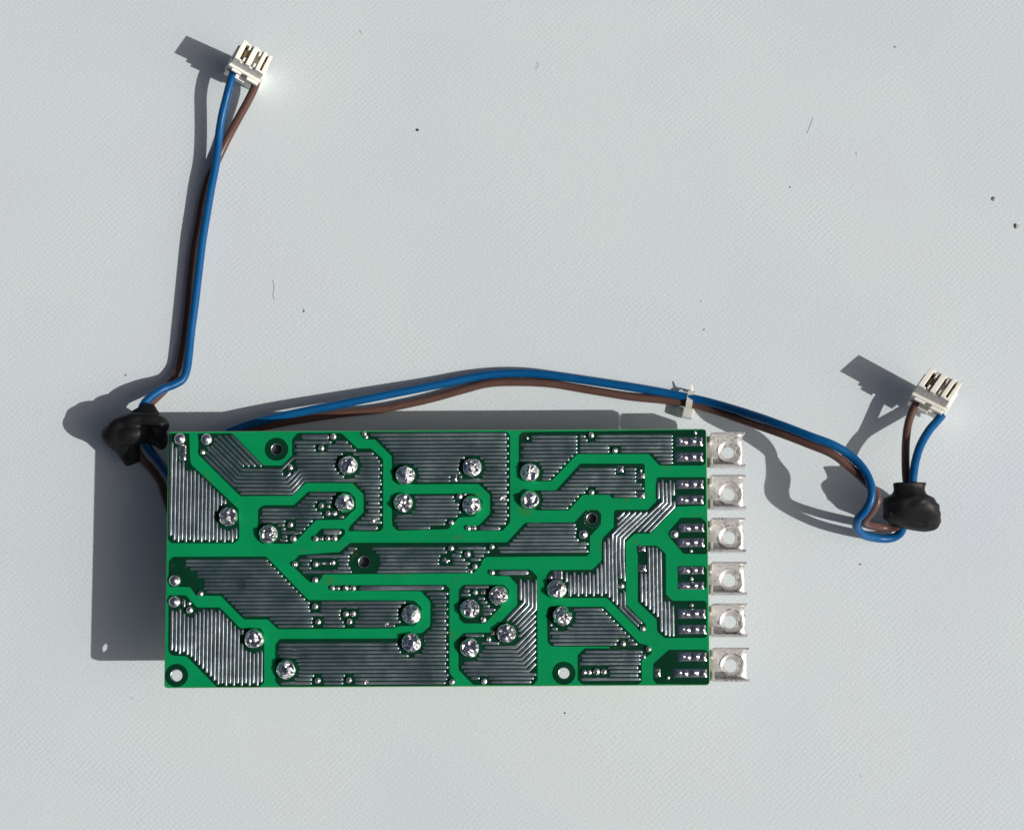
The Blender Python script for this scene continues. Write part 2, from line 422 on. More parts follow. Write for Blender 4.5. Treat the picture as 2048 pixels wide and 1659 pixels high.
# A top left, vertical rows
k = area(T(1, 118, 108), T(1, 375, 108), T(1, 388, 440), T(1, 400, 500), T(1, 1005, 1070), T(1, 1015, 1440), T(1, 950, 1505), T(1, 150, 1505), T(1, 105, 1460))
fill(k, T(1, 142, 800), T(1, 968, 1400), 18, vert=True, inset=1.5, alt=4)
# B large winding area at the top left
k = area(T(1, 480, 108), T(1, 925, 105), T(1, 1320, 515), T(1, 1580, 515), T(1, 1692, 400), T(1, 1692, 180), T(2, 100, 100), T(2, 660, 100), T(2, 865, 298), T(2, 1040, 298), T(2, 1190, 435), T(2, 1190, 1305),
         T(2, 1150, 1352), T(2, 745, 1352), T(2, 770, 1285), T(2, 945, 1110), T(2, 945, 885), T(2, 800, 738), T(2, 200, 738), T(2, 35, 900), T(1, 1030, 905), T(1, 495, 375), T(1, 495, 180))
line(k, T(1, 905, 130), T(1, 1295, 528)); line(k, T(1, 825, 130), T(1, 1215, 528)); line(k, T(1, 745, 132), T(1, 1140, 528)); line(k, T(1, 700, 165), T(1, 1068, 528))
line(k, T(1, 690, 230), T(1, 1040, 570), T(1, 1545, 570), T(1, 1700, 415), T(2, 70, 412), T(2, 600, 412))
line(k, T(1, 650, 268), T(1, 1010, 620), T(1, 1575, 620))
line(k, T(1, 600, 275), T(1, 985, 668), T(1, 1600, 668), T(1, 1665, 602))
line(k, T(1, 600, 350), T(1, 962, 718), T(1, 1625, 718), T(2, 118, 559), T(2, 590, 559))
line(k, T(1, 565, 395), T(1, 945, 768), T(1, 1650, 768), T(2, 138, 608), T(2, 625, 608))
line(k, T(1, 975, 820), T(1, 1670, 820), T(2, 155, 657), T(2, 690, 657))
line(k, T(1, 1022, 868), T(1, 1690, 868), T(2, 178, 704), T(2, 1165, 704))
line(k, T(2, 145, 150), T(2, 500, 150), hw=5.0)
fill(k, T(2, 80, 219), T(2, 80, 368), 4, clip=[T(2, 30, 185), T(2, 900, 185), T(2, 900, 395), T(2, 30, 395)])
fill(k, T(2, 80, 463), T(2, 80, 515), 2, clip=[T(2, 60, 435), T(2, 625, 435), T(2, 625, 535), T(2, 60, 535)], inset=1)
fill(k, T(2, 80, 367), T(2, 80, 659), 7, clip=[T(2, 780, 340), T(2, 1195, 340), T(2, 1195, 680), T(2, 780, 680)], ph=1)
fill(k, T(2, 80, 754), T(2, 80, 1244), 11, clip=[T(2, 780, 725), T(2, 1195, 725), T(2, 1195, 1265), T(2, 780, 1265)])
line(k, T(2, 800, 1307), T(2, 1120, 1307), hw=4.8)
k = area(T(2, 400, 1322), T(2, 700, 1322), T(2, 705, 1390), T(2, 615, 1480), T(2, 300, 1475), T(2, 300, 1425), T(2, 330, 1400))
line(k, T(2, 420, 1365), T(2, 655, 1365), hw=5.0)
# C top middle
k = area(T(2, 905, 95), T(2, 1000, 88), T(3, 1110, 85), T(3, 1150, 130), T(3, 1152, 1240), T(3, 1055, 1345), T(3, 600, 1345), T(3, 590, 1295), T(3, 760, 1275), T(3, 900, 1130), T(3, 900, 890), T(3, 750, 750), T(2, 1375, 755),
         T(2, 1305, 700), T(2, 1305, 400), T(2, 1090, 182), T(2, 960, 182), T(2, 905, 120))
fill(k, T(3, 0, 121), T(3, 0, 708), 13, ph=1)
fill(k, T(3, 1000, 757), T(3, 1000, 1196), 10)
line(k, T(3, 835, 1248), T(3, 1095, 1248), hw=3.4); line(k, T(3, 755, 1314), T(3, 1025, 1314), hw=4.0)
# D inner box
k = area(T(2, 1395, 878), T(3, 690, 872), T(3, 800, 965), T(3, 795, 1060), T(3, 700, 1165), T(3, 500, 1175), T(3, 360, 1325), T(2, 1370, 1345), T(2, 1310, 1280), T(2, 1300, 940))
fill(k, T(3, 0, 915), T(3, 0, 1308), 9)
# E top right
k = area(T(3, 1268, 130), T(3, 1320, 88), Rt(505, 62), Rt(520, 75), Rt(520, 480), Rt(485, 515), T(4, 1400, 515), T(4, 1265, 368), T(4, 350, 368), T(4, 15, 715), T(3, 1310, 715), T(3, 1265, 650))
fill(k, T(4, 0, 148), T(4, 0, 685), 12, clip=[T(3, 1200, 100), T(3, 1787, 100), T(4, 360, 100), T(4, 360, 740), T(3, 1200, 740)], inset=1.6)
fill(k, T(4, 1000, 139), T(4, 1000, 480), 8, clip=[T(4, 361, 100), T(4, 1590, 100), T(4, 1590, 520), T(4, 361, 520)], inset=1.8, ph=0)
# F second on the right
k = area(T(4, 392, 490), T(4, 1190, 490), T(4, 1210, 510), T(4, 1212, 932), T(4, 790, 930), T(4, 770, 888), T(4, 420, 888), T(4, 240, 1085), T(3, 1500, 1085), T(3, 1290, 1040), T(3, 1280, 920), T(3, 1350, 832), T(4, 80, 832))
fill(k, T(4, 0, 515), T(4, 0, 1055), 12, inset=2)
# H centre
k = area(T(3, 1345, 1245), T(4, 320, 1238), T(4, 460, 1085), T(4, 610, 1080), T(4, 655, 1130), T(4, 650, 1270), T(4, 512, 1415), T(4, 505, 1640), B(4, 440, 12), B(4, 0, 14), B(3, 790, 20), B(3, 745, 70), B(3, 745, 110), B(3, 650, 215), B(2, 1689, 220), B(2, 405, 230),
         B(2, 345, 330), B(2, 240, 325), B(2, 15, 112), B(2, 115, -5), T(2, 640, 1618), T(2, 775, 1500), T(2, 1787, 1498), T(3, 1115, 1495))
fill(k, T(3, 1600, 1270), T(3, 1600, 1420), 4)
fill(k, T(4, 0, 1465), T(4, 0, 1657), 5, clip=[T(3, 1000, 1440), T(4, 600, 1440), B(4, 600, 20), T(3, 1000, 1690)], ph=1)
fill(k, T(3, 0, 1520), B(3, 0, 193), 8, clip=[T(2, 0, 1480), T(3, 1060, 1480), T(3, 1060, 1560), T(3, 1100, 1560), B(3, 780, 40), B(3, 760, 260), B(2, 0, 260)], inset=2.2)
# I
k = area(T(1, 1325, 1022), T(2, 55, 1020), T(2, 235, 848), T(2, 755, 848), T(2, 838, 930), T(2, 840, 1060), T(2, 690, 1205), T(2, 335, 1210), T(2, 75, 1480), T(2, 20, 1512), T(1, 1300, 1512), T(1, 1252, 1450), T(1, 1258, 1075))
fill(k, T(2, 0, 880), T(2, 0, 1468), 13, inset=1.8)
# J left middle
rcut(B(1, 90, 0), B(1, 290, 480)); rcut(B(1, 290, 140), B(1, 345, 480)); rcut(B(1, 340, 200), B(1, 430, 400)); rcut(B(1, 420, 280), B(1, 520, 420))
k = area(B(1, 112, 65), B(1, 165, 18), B(1, 1285, 15), B(2, 225, 540), B(2, 1500, 543), B(2, 1588, 630), B(2, 1588, 770), B(2, 1500, 850), B(2, 1300, 855), B(2, 1260, 880), B(1, 1425, 890), B(1, 1300, 772), B(1, 1015, 772), B(1, 735, 487), B(1, 440, 488), B(1, 370, 385), B(1, 230, 378), B(1, 120, 385), B(1, 105, 320))
fill(k, B(1, 0, 70), B(1, 0, 860), 18, inset=1.2)
# K bottom left, vertical rows
k = area(B(1, 108, 482), B(1, 310, 480), B(1, 450, 628), B(1, 725, 628), B(1, 970, 878), B(1, 1220, 878), B(1, 1258, 950), B(1, 1258, 1530), B(1, 1200, 1588), B(1, 690, 1588), B(1, 325, 1218), B(1, 140, 1205), B(1, 105, 1150))
fill(k, B(1, 142, 900), B(1, 1222, 1300), 24, vert=True, inset=2)
# L bottom
k = area(B(1, 1450, 1008), B(2, 1310, 1002), B(2, 1375, 938), B(2, 1595, 938), B(3, 130, 850), B(3, 130, 560), B(3, 15, 432), B(2, 480, 425), B(2, 475, 362), B(3, 315, 355), B(3, 357, 400), B(3, 357, 1420), B(3, 430, 1500), B(3, 425, 1560), B(3, 340, 1574), B(1, 1450, 1580), B(1, 1395, 1525), B(1, 1395, 1075))
line(k, B(2, 840, 397), B(3, 285, 389), hw=4.8)
fill(k, B(3, 200, 460), B(3, 200, 975), 12, clip=[B(3, 30, 430), B(3, 360, 430), B(3, 360, 1000), B(3, 30, 1000)])
fill(k, B(3, 200, 1022), B(3, 200, 1535), 12, ph=1)
# M small box
k = area(B(3, 473, 412), B(3, 530, 355), B(3, 1010, 355), B(3, 1075, 420), B(3, 1075, 510), B(3, 790, 820), B(3, 530, 820), B(3, 475, 765))
fill(k, B(3, 0, 385), B(3, 0, 796), 10, inset=1.8)
# N lower box with bent strips
k = area(B(3, 840, 172), B(3, 1330, 170), B(3, 1415, 250), B(3, 1420, 1500), B(3, 1370, 1562), B(3, 645, 1562), B(3, 470, 1380), B(3, 470, 990), B(3, 530, 938), B(3, 850, 930), B(3, 1180, 600), B(3, 1180, 360), B(3, 1080, 250), B(3, 840, 245))
line(k, B(3, 950, 208), B(3, 1308, 208), hw=4.8)
line(k, B(3, 1210, 285), B(3, 1210, 545)); line(k, B(3, 1253, 320), B(3, 1253, 565), B(3, 1040, 790)); line(k, B(3, 1300, 290), B(3, 1300, 600), B(3, 1105, 800)); line(k, B(3, 1347, 320), B(3, 1347, 622), B(3, 1143, 838)); line(k, B(3, 1395, 285), B(3, 1392, 648), B(3, 1180, 868))
line(k, B(3, 1397, 715), B(3, 1195, 915)); line(k, B(3, 1397, 785), B(3, 1190, 985))
for (a, y, x) in ((855, 1108, 785), (928, 1155, 750), (1000, 1202, 715), (1072, 1250, 690), (1145, 1297, 525), (1218, 1343, 495), (1298, 1390, 525)):
    line(k, B(3, 1397, a), B(3, 1397 - (y - a) * .96, y), B(3, x, y))
line(k, B(3, 560, 1433), B(3, 1402, 1433)); line(k, B(3, 610, 1480), B(3, 720, 1480)); line(k, B(3, 825, 1480), B(3, 1372, 1480)); line(k, B(3, 850, 1525), B(3, 1342, 1525)); line(k, B(3, 540, 965), B(3, 770, 965)); line(k, B(3, 742, 1058), B(3, 955, 1058))
# O winding area on the right
k = area(T(4, 1366, 680), T(4, 1385, 664), Rt(510, 664), Rt(520, 675), Rt(520, 1015), Rt(490, 1028), T(4, 1620, 1038), T(4, 1285, 1382), T(4, 1085, 1382), T(4, 965, 1490), B(4, 915, 0), B(4, 920, 590), B(4, 1155, 830), B(4, 1160, 905), B(4, 1095, 915), B(4, 690, 512), B(4, 0, 515), B(3, 1535, 450),
         B(3, 1528, 240), B(4, 10, 178), B(4, 515, 175), B(4, 632, 60), T(4, 668, 1640), T(4, 672, 1445), T(4, 820, 1300), T(4, 822, 1105), T(4, 845, 1080), T(4, 1255, 1080), T(4, 1368, 965))
line(k, T(4, 1382, 725), T(4, 1382, 945)); line(k, T(4, 1430, 693), T(4, 1436, 975), T(4, 932, 1455), B(4, 882, 60), B(4, 897, 318))
line(k, T(4, 1478, 725), T(4, 1482, 990), T(4, 1112, 1365)); line(k, T(4, 1528, 693), T(4, 1532, 1010), T(4, 1188, 1365)); line(k, T(4, 1575, 725), T(4, 1575, 900)); line(k, T(4, 1582, 965), T(4, 1580, 1040), T(4, 1262, 1365))
line(k, T(4, 950, 1103), T(4, 850, 1203)); line(k, T(4, 1020, 1103), T(4, 850, 1275)); line(k, T(4, 1095, 1103), T(4, 790, 1393), B(4, 744, 30), B(4, 757, 560))
line(k, T(4, 1167, 1103), T(4, 838, 1410), B(4, 789, 30), B(4, 803, 600)); line(k, T(4, 1240, 1103), T(4, 886, 1430), B(4, 836, 30), B(4, 850, 285))
line(k, T(4, 743, 1430), B(4, 704, 30), B(4, 710, 510)); line(k, T(4, 693, 1478), B(4, 656, 30), B(4, 664, 465))
line(k, B(4, 614, 98), B(4, 618, 495)); line(k, B(4, 566, 145), B(4, 570, 468))
line(k, B(4, 852, 450), B(4, 852, 640), B(4, 1068, 855)); line(k, B(4, 893, 425), B(4, 900, 622), B(4, 1108, 822))
for i, (x, a, b) in enumerate(((195, 195, 325), (240, 228, 498), (288, 195, 470), (335, 228, 498), (381, 195, 470), (428, 228, 498), (474, 195, 470), (520, 222, 498))): line(k, B(4, x, a), B(4, x, b))
# P vertical rows
k = area(T(4, 1105, 1538), T(4, 1370, 1535), T(4, 1480, 1640), B(4, 1398, 0), B(4, 1400, 470), B(4, 1478, 548), Rb(480, 548), Rb(503, 570), Rb(503, 980), Rb(480, 996), B(4, 1385, 996), B(4, 1300, 920), B(4, 1292, 775), B(4, 1065, 565), B(4, 1065, -20), T(4, 1120, 1640))
rcut(T(4, 1100, 1535), T(4, 1225, 1620)); rcut(B(4, 1062, -30), B(4, 1165, 200)); 
rcut(B(4, 1402, 470), B(4, 1452, 535)); rcut(B(4, 1455, 500), B(4, 1505, 590))
fill(k, B(4, 1100, 300), B(4, 1482, 900), 9, vert=True, inset=1.5, alt=0, clip=[T(4, 1100, 1530), T(4, 1500, 1530), B(4, 1402, 0), B(4, 1402, 470), B(4, 1506, 480), B(4, 1506, 990), B(4, 1060, 990), B(4, 1060, 0)])
# Q bottom right with round joint
k = area(B(4, 35, 618), B(4, 650, 620), B(4, 1080, 1060), B(4, 1165, 1078), B(4, 1230, 1130), B(4, 1222, 1185), B(4, 1105, 1262), B(4, 1108, 1520), B(4, 1060, 1558), B(4, 390, 1558), B(4, 338, 1500), B(4, 338, 1205), B(4, 420, 1122), B(4, 735, 1122), B(4, 720, 1098), B(4, 20, 1098), B(3, 1545, 1050), B(3, 1535, 660), B(3, 1560, 625))
fill(k, B(4, 0, 654), B(4, 0, 1072), 10, clip=[B(3, 1530, 600), B(4, 1300, 600), B(4, 1300, 1095), B(3, 1530, 1095)], inset=2)
fill(k, B(4, 0, 1118), B(4, 0, 1496), 9, inset=2, clip=[B(4, 300, 1097), B(4, 1135, 1097), B(4, 1135, 1150), B(4, 1105, 1260), B(4, 1105, 1540), B(4, 300, 1540)])
# small dark areas with the terminal pads
area(Rt(205, 1180), Rt(465, 1180), Rt(528, 1240), Rt(540, 1630), Rt(520, 1645), Rt(240, 1640), Rt(60, 1425), Rt(62, 1345))
area(Rb(170, 130), Rb(480, 130), Rb(503, 160), Rb(503, 385), Rb(470, 410), Rb(160, 400), Rb(158, 150))
area(B(4, 1440, 1138), Rb(490, 1138), Rb(528, 1180), Rb(533, 1535), Rb(505, 1558), B(4, 1290, 1550), B(4, 1250, 1500), B(4, 1250, 1310))
# dark rings round the free holes
RINGS = [(HOLES[0][0], 143 / 6.382), (HOLES[1][0], 131 / 6.032), (HOLES[2][0], 131 / 6.032)]
for c, r in RINGS: areas.append(circ(R(c), r, 40, False))

def signed(P): return sum(P[i - 1].x * P[i].y - P[i].x * P[i - 1].y for i in range(len(P)))
area_obj = []
for i, P in enumerate(areas):
    loops = [P if len(P) > 36 else roundpoly(P, 3.0)]
    for c, r in hole_r:
        n_ = len([1 for a in crossings(P, c[1]) if a[0] < c[0] < a[1]])
        if n_: loops.append(circ(c, r + (0.9 if i < len(areas) else 0)))
    o = flat_curve('copper_area', [[W2(q) for q in l] for l in loops], 0.012, BZ + 0.006, m_dark, board)
    area_obj.append(o)
# pale ring of bare laminate or plating just inside each hole
for c, r in hole_r:
    vs, fs = [], []
    for k_ in range(40):
        th = 2 * math.pi * k_ / 40
        for rr, zz in ((r + .8, .95), (r - .35, .95), (r - .35, -9.5)): vs.append(W((c[0] + rr * math.cos(th), c[1] + rr * math.sin(th)), zz))
    for k_ in range(40):
        a, b = k_ * 3, ((k_ + 1) % 40) * 3
        fs += [(a, b, b + 1, a + 1), (a + 1, b + 1, b + 2, a + 2)]
    mesh('hole_lining', vs, fs, m_strip, board, None, True)

# ---- tinned strips
PROF = [(-1, -.1), (-.96, .34), (-.84, .74), (-.64, .95), (-.3, 1.0), (.3, 1.0), (.64, .95), (.84, .74), (.96, .34), (1, -.1)]
def strip_geo(P, hw, seed, ht=1.7):
    # subdivide, mitre and round the ends
    pts = []
    for i in range(len(P) - 1):
        a, b = P[i], P[i + 1]; n_ = max(1, int((b - a).length / 14))
        for k_ in range(n_): pts.append(a + (b - a) * k_ / n_)
    pts.append(P[-1])
    st = []
    m_ = len(pts)
    for i, p in enumerate(pts):
        t0 = (pts[i] - pts[i - 1]).normalized() if i else (pts[1] - pts[0]).normalized()
        t1 = (pts[i + 1] - pts[i]).normalized() if i < m_ - 1 else t0
        nn = Vector((-(t0.y + t1.y), t0.x + t1.x)).normalized()
        cs = max(.5, nn.dot(Vector((-t0.y, t0.x))))
        wv = 1 + .07 * noise.noise(Vector((p.x * .09, p.y * .09, seed)))
        zv = 1 + .25 * noise.noise(Vector((p.x * .05, p.y * .05, seed + 9)))
        st.append((p, nn / cs, hw * wv, ht * zv))
    t = (pts[1] - pts[0]).normalized(); e = (pts[-1] - pts[-2]).normalized()
    s0 = [(pts[0] - t * hw * math.sin(a), st[0][1], hw * max(.05, math.cos(a)), ht * math.cos(a) ** .35 if math.cos(a) > .1 else 0.0) for a in (1.5707, 1.2, .75)]
    s1 = [(pts[-1] + e * hw * math.sin(a), st[-1][1], hw * max(.05, math.cos(a)), ht * math.cos(a) ** .35 if math.cos(a) > .1 else 0.0) for a in (.75, 1.2, 1.5707)]
    return s0 + st + s1
def strip_mesh(vs, fs, P, hw, seed):
    # keep the rounded end inside the measured end
    P = [p.copy() for p in P]
    if len(P) == 2 and (P[1] - P[0]).length < 2 * hw + .5:
        c = (P[0] + P[1]) / 2; d = (P[1] - P[0]).normalized(); P = [c - d * .3, c + d * .3]
    elif True:
        P[0] = P[0] + (P[1] - P[0]).normalized() * hw; P[-1] = P[-1] + (P[-2] - P[-1]).normalized() * hw
    st = strip_geo(P, hw, seed)
    base = len(vs); n_ = len(PROF)
    for p, nn, h_, z_ in st:
        for a, zz in PROF: vs.append(W(p + nn * (a * h_), .7 + max(zz, -.3) * z_))
    for i in range(len(st) - 1):
        for k_ in range(n_ - 1):
            a = base + i * n_ + k_; fs.append((a, a + 1, a + 1 + n_, a + n_))
def plen(P): return sum((P[i + 1] - P[i]).length for i in range(len(P) - 1))
order = sorted(range(len(strips)), key=lambda i: -plen(strips[i][1]))
keep = set(order[:295])
rest_v, rest_f = [], []
for i, (ai, P, hw) in enumerate(strips):
    if plen(P) < 4.0: continue
    if i in keep:
        vs, fs = [], []; strip_mesh(vs, fs, P, hw, i * 1.7)
        mesh('tinned_strip', vs, fs, m_strip, area_obj[ai], None, True)
    else: strip_mesh(rest_v, rest_f, P, hw, i * 1.7)
print('strips', len(strips), 'joints', len(J))
if rest_f:
    o = mesh('tinned_strip', rest_v, rest_f, m_strip, board, None, True); o['kind'] = 'stuff'

# ---- solder joints: lumpy mirror domes, a few shapes shared by all
def dome(seed, kind):
    vs, fs = [], []
    seg, rings = (56, 24) if kind == 'big' else (22, 9)
    hgt = {'big': .74, 'mid': .6, 'small': .85, 'star': .5}[kind]
    for i in range(rings + 1):
        t = i / rings
        for k_ in range(seg):
            th = 2 * math.pi * k_ / seg
            ph = t * math.pi / 2
            rr = math.cos(ph) if t < 1 else 0.0
            if kind == 'star': rr *= .55 + .45 * abs(math.cos(2 * th + seed)) ** 2
            x, y = rr * math.cos(th), rr * math.sin(th)
            z = math.sin(ph) * hgt
            s = Vector((x * 1.6 + seed * 3.1, y * 1.6, seed))
            if kind in ('big',):
                d = .30 * noise.noise(s * 1.15) + .17 * abs(noise.noise(s * 1.7)) + .022 * noise.noise(s * 3.6)
                ww = min(1, 3.2 * t)
                # a pin end pressing through near the middle
                px_, py_ = .12 * math.cos(seed * 2), .12 * math.sin(seed * 2)
                q = math.hypot(x - px_, y - py_)
                z += ww * (d + .09 * math.exp(-(q / .23) ** 2) - .06 * math.exp(-((q - .42) / .12) ** 2))
                rw = 1 + .025 * noise.noise(Vector((math.cos(th) * 1.5 + seed, math.sin(th) * 1.5, 4)))
                x *= rw; y *= rw
            elif kind == 'mid': z += min(1, 3 * t) * (.05 * noise.noise(s * 2)) + (.10 if math.hypot(x, y) < .18 else 0)
            elif kind == 'small': z += min(1, 3 * t) * .16 * noise.noise(s * 2.2)
            else: z += .3 * noise.noise(s * 3)
            vs.append((x, y, z))
    for i in range(rings):
        for k_ in range(seg):
            k2 = (k_ + 1) % seg; fs.append((i * seg + k_, i * seg + k2, (i + 1) * seg + k2, (i + 1) * seg + k_))
    me = bpy.data.meshes.new('solder_' + kind); me.from_pydata(vs, [], fs)
    bm = bmesh.new(); bm.from_mesh(me); bmesh.ops.remove_doubles(bm, verts=bm.verts, dist=.003); bmesh.ops.recalc_face_normals(bm, faces=bm.faces); bm.to_mesh(me); bm.free()
    me.polygons.foreach_set('use_smooth', [True] * len(me.polygons)); me.materials.append(m_solder if kind == 'big' else m_satin)
    return me
protos = {k_: [dome(s + 1, k_) for s in range(n_)] for k_, n_ in (('big', 8), ('mid', 3), ('small', 6), ('star', 3))}
for i, (p, r, kind, rx) in enumerate(J):
    me = protos[kind][i % len(protos[kind])]
    o = bpy.data.objects.new('solder_joint', me); C.objects.link(o); o.parent = board
    o.location = W(R(p), .8); s = r * PX * .965
    o.scale = (s * (1.25 if kind == 'star' else 1), s * (.8 if kind == 'star' else 1), s * (1 if kind != 'star' else .8)); o.rotation_euler = (0, 0, random.uniform(-.5, .5) if kind == 'star' else random.uniform(0, 6.28))
def pad(name, c, a, b, lumps, seed, hgt=1.0, dish=False):
    # one tinned lump on a rectangular pad, its relief from the pins it covers
    vs, fs = [], []
    nx, ny = max(8, int(a / 1.3) * 2), max(8, int(b / 1.0) * 2)
    q0 = R(c)
    for iy in range(ny + 1):
        for ix in range(nx + 1):
            u, v_ = ix / nx * 2 - 1, iy / ny * 2 - 1
            e = min(1, (1 - max(abs(u) ** 6, abs(v_) ** 6)) * 2)
            z = hgt * e
            for lx, ly, lr, lh in lumps:
                z += lh * math.exp(-(((u * a - lx * a) / lr) ** 2 + ((v_ * b - ly * b) / (lr * .75)) ** 2)) * min(1, e * 1.5)
            z += e * .45 * noise.noise(Vector((u * a * .2, v_ * b * .2, seed)))
            if dish: z -= e * .5 * (1 - u * u) * (1 - v_ * v_)
            vs.append(W((q0.x + u * a, q0.y + v_ * b), .75 + max(z, -.2)))
    for iy in range(ny):
        for ix in range(nx):
            k_ = iy * (nx + 1) + ix; fs.append((k_, k_ + 1, k_ + nx + 2, k_ + nx + 1))
    return mesh(name, vs, fs, m_pad, board, None, True)
for i, (c, a, b, s) in enumerate(SQ):
    pad('solder_pad', c, a / s * .95, b / s * .95, [(.1, .1, a / s * .5, 1.6)] if a < 50 else [], i * 2.3, 1.2, a >= 50)
for i, (c, a, b, s) in enumerate(PADS):
    pad('terminal_pad', c, a / s * .97, b / s * .97, [(-.66, -.1, 5.0, 4.6), (-.34, .1, 4.5, 3.0), (.26, -.1, 5.5, 4.4), (.80, .1, 5.0, 3.6)], 40 + i * 3.1, 1.0)
pad('solder_bridge', B(2, 425, 96), 72 / 6.032, 17 / 6.032, [(-.5, 0, 5, 2.0), (.9, 0, 4, 2.0)], 91, 1.2)
# little tinned characters beside a pair of joints, and punch marks round a hole
def words(name, txt, p, size, z, rot, m, parent, ext=.004):
    fc = bpy.data.curves.new(name, 'FONT'); fc.body = txt; fc.size = size; fc.extrude = ext; fc.align_x = 'CENTER'; fc.align_y = 'CENTER'
    tmp = bpy.data.objects.new('tmp', fc); C.objects.link(tmp)
    me = bpy.data.meshes.new_from_object(tmp.evaluated_get(bpy.context.evaluated_depsgraph_get()))
    bpy.data.objects.remove(tmp); me.materials.clear(); me.materials.append(m)
    o = link(name, me, None, parent); return o
o = words('etched_number', '14', None, .17, 0, 0, m_strip, board); o.data.transform(Matrix.Diagonal((.15, .15, 1, 1))); o.location = W(R(B(2, 845, 690)), 1.0)
ring_c = R(HOLES[3][0])
vs, fs = [], []
for a in (100, 118, 136, 160, 178, 200, 222, 250, 30, 55, 78):
    th = math.radians(a + 90); c_ = Vector((ring_c.x + 17 * math.cos(th), ring_c.y - 17 * math.sin(th)))
    strip_mesh(vs, fs, [c_, c_ + Vector((2.6, .7))], .55, a)
mesh('punch_marks', vs, fs, m_strip, board, None, True)

# ---- six screw terminals of bent sheet metal at the right end
ZF, ZP = 2.36, 1.70
BRK = [(863.6, 937.3, 1418.5, 1490.3), (948.5, 1021.5, 1418.3, 1492.6), (1034.6, 1107.6, 1418.8, 1492.2), (1122.6, 1193.4, 1418.8, 1494.6), (1205.8, 1277.3, 1419.5, 1495.6), (1294.2, 1367.2, 1421.6, 1499.2)]
HC = [(1457.3, 903.5), (1458.7, 987.5), (1459.8, 1074.5), (1460, 1159.5), (1461.2, 1242.8), (1462.6, 1330.6)]
def sheet_wall(vs, fs, path, th, z0, z1, zlip=0):
    n_ = len(path); base = len(vs)
    for i, p in enumerate(path):
        t = (path[min(i + 1, n_ - 1)] - path[max(i - 1, 0)]).normalized(); nn = Vector((-t.y, t.x))
        for s in (0, 1):
            q = p + nn * (th * s)
            vs.append(Vector((q.x, q.y, z0))); vs.append(Vector((q.x, q.y, z1)))
    for i in range(n_ - 1):
        a = base + i * 4; b = a + 4
        fs.extend([(a, b, b + 1, a + 1), (a + 3, b + 3, b + 2, a + 2), (a + 1, b + 1, b + 3, a + 3), (a, a + 2, b + 2, b)])
    fs.append((base, base + 1, base + 3, base + 2)); e = base + (n_ - 1) * 4; fs.append((e, e + 2, e + 3, e + 1))
def arc(c, r, a0, a1, n_=6):
    return [Vector((c.x + r * math.cos(math.radians(a0 + (a1 - a0) * k_ / n_)), c.y + r * math.sin(math.radians(a0 + (a1 - a0) * k_ / n_)))) for k_ in range(n_ + 1)]
SUF = ['uppermost', 'second from the top', 'third from the top', 'fourth from the top', 'fifth from the top', 'lowest']
for i, ((yt, yb, xl, xr), hc) in enumerate(zip(BRK, HC)):
    tl, tr, bl, br = U(xl, yt, ZF) - BO, U(xr, yt, ZF) - BO, U(xl, yb - 5, ZF) - BO, U(xr, yb - 5, ZF) - BO
    x0, x1 = (tl.x + bl.x) / 2 + .03, (tr.x + br.x) / 2
    y1, y0 = (tl.y + tr.y) / 2, (bl.y + br.y) / 2 - .0
    th = .075; r = .13
    root = None
    vs, fs = [], []
    # upper flange with its rounded corner tab, then the lower one
    up = [Vector((x1, y1))] + arc(Vector((x0 + r, y1 - r)), r, 90, 180) + [Vector((x0, y1 - .27))]
    sheet_wall(vs, fs, up, th, ZP, ZF)
    lo = [Vector((x0, y0 + .33))] + arc(Vector((x0 + r, y0 + r)), r, 180, 270) + [Vector((x1 + .01, y0))]
    sheet_wall(vs, fs, lo, th, ZP, ZF)
    fl = mesh('terminal_flange', vs, fs, m_plate, None); bevel(fl, .012, 1)
    # plate with dimpled, drawn hole
    h = U(*hc, ZP + .012) - BO; h.z = ZP + .012
    vs, fs = [], []
    n_ = 56; xa, xb, ya, yb_ = x0 - .75, x1 - .015, y0 + th - .03, y1 - th + .03
    for k_ in range(n_):
        a = 2 * math.pi * k_ / n_; ca, sa = math.cos(a), math.sin(a)
        tx = ((xb if ca > 0 else xa) - h.x) / ca if abs(ca) > 1e-6 else 1e9
        ty = ((yb_ if sa > 0 else ya) - h.y) / sa if abs(sa) > 1e-6 else 1e9
        t = min(tx, ty)
        ring = [(t, 0), (.345, 0), (.325, -.004), (.30, -.02), (.25, -.06), (.215, -.10), (.198, -.13), (.195, -.30)]
        for rr, zz in ring: vs.append(Vector((rr * ca, rr * sa, zz)))
    m_ = 8
    for k_ in range(n_):
        a, b = k_ * m_, ((k_ + 1) % n_) * m_
        for q in range(m_ - 1): fs.append((a + q, b + q, b + q + 1, a + q + 1))
    HV = Vector((h.x, h.y, ZP + .012)); root = mesh('screw_terminal', vs, fs, m_plate, board, HV, True)
    root['label'] = f'bent silver metal screw terminal, {SUF[i]} on the right edge of the board'
    md = root.modifiers.new('thickness', 'SOLIDIFY'); md.thickness = .05; md.offset = -1
    fl.parent = root; fl.location = -HV
    # two legs up through the board under each pad pair
    vs, fs = [], []
    for yy in (y1 - .18, y0 + .22):
        for xx in (x0 - .66, x0 - .40): box_faces(vs, fs, abox(xx, xx + .09, yy - .02, yy + .02, ZP - .02, BZ - .02))
    mesh('terminal_leg', vs, fs, m_plate, root, -HV)
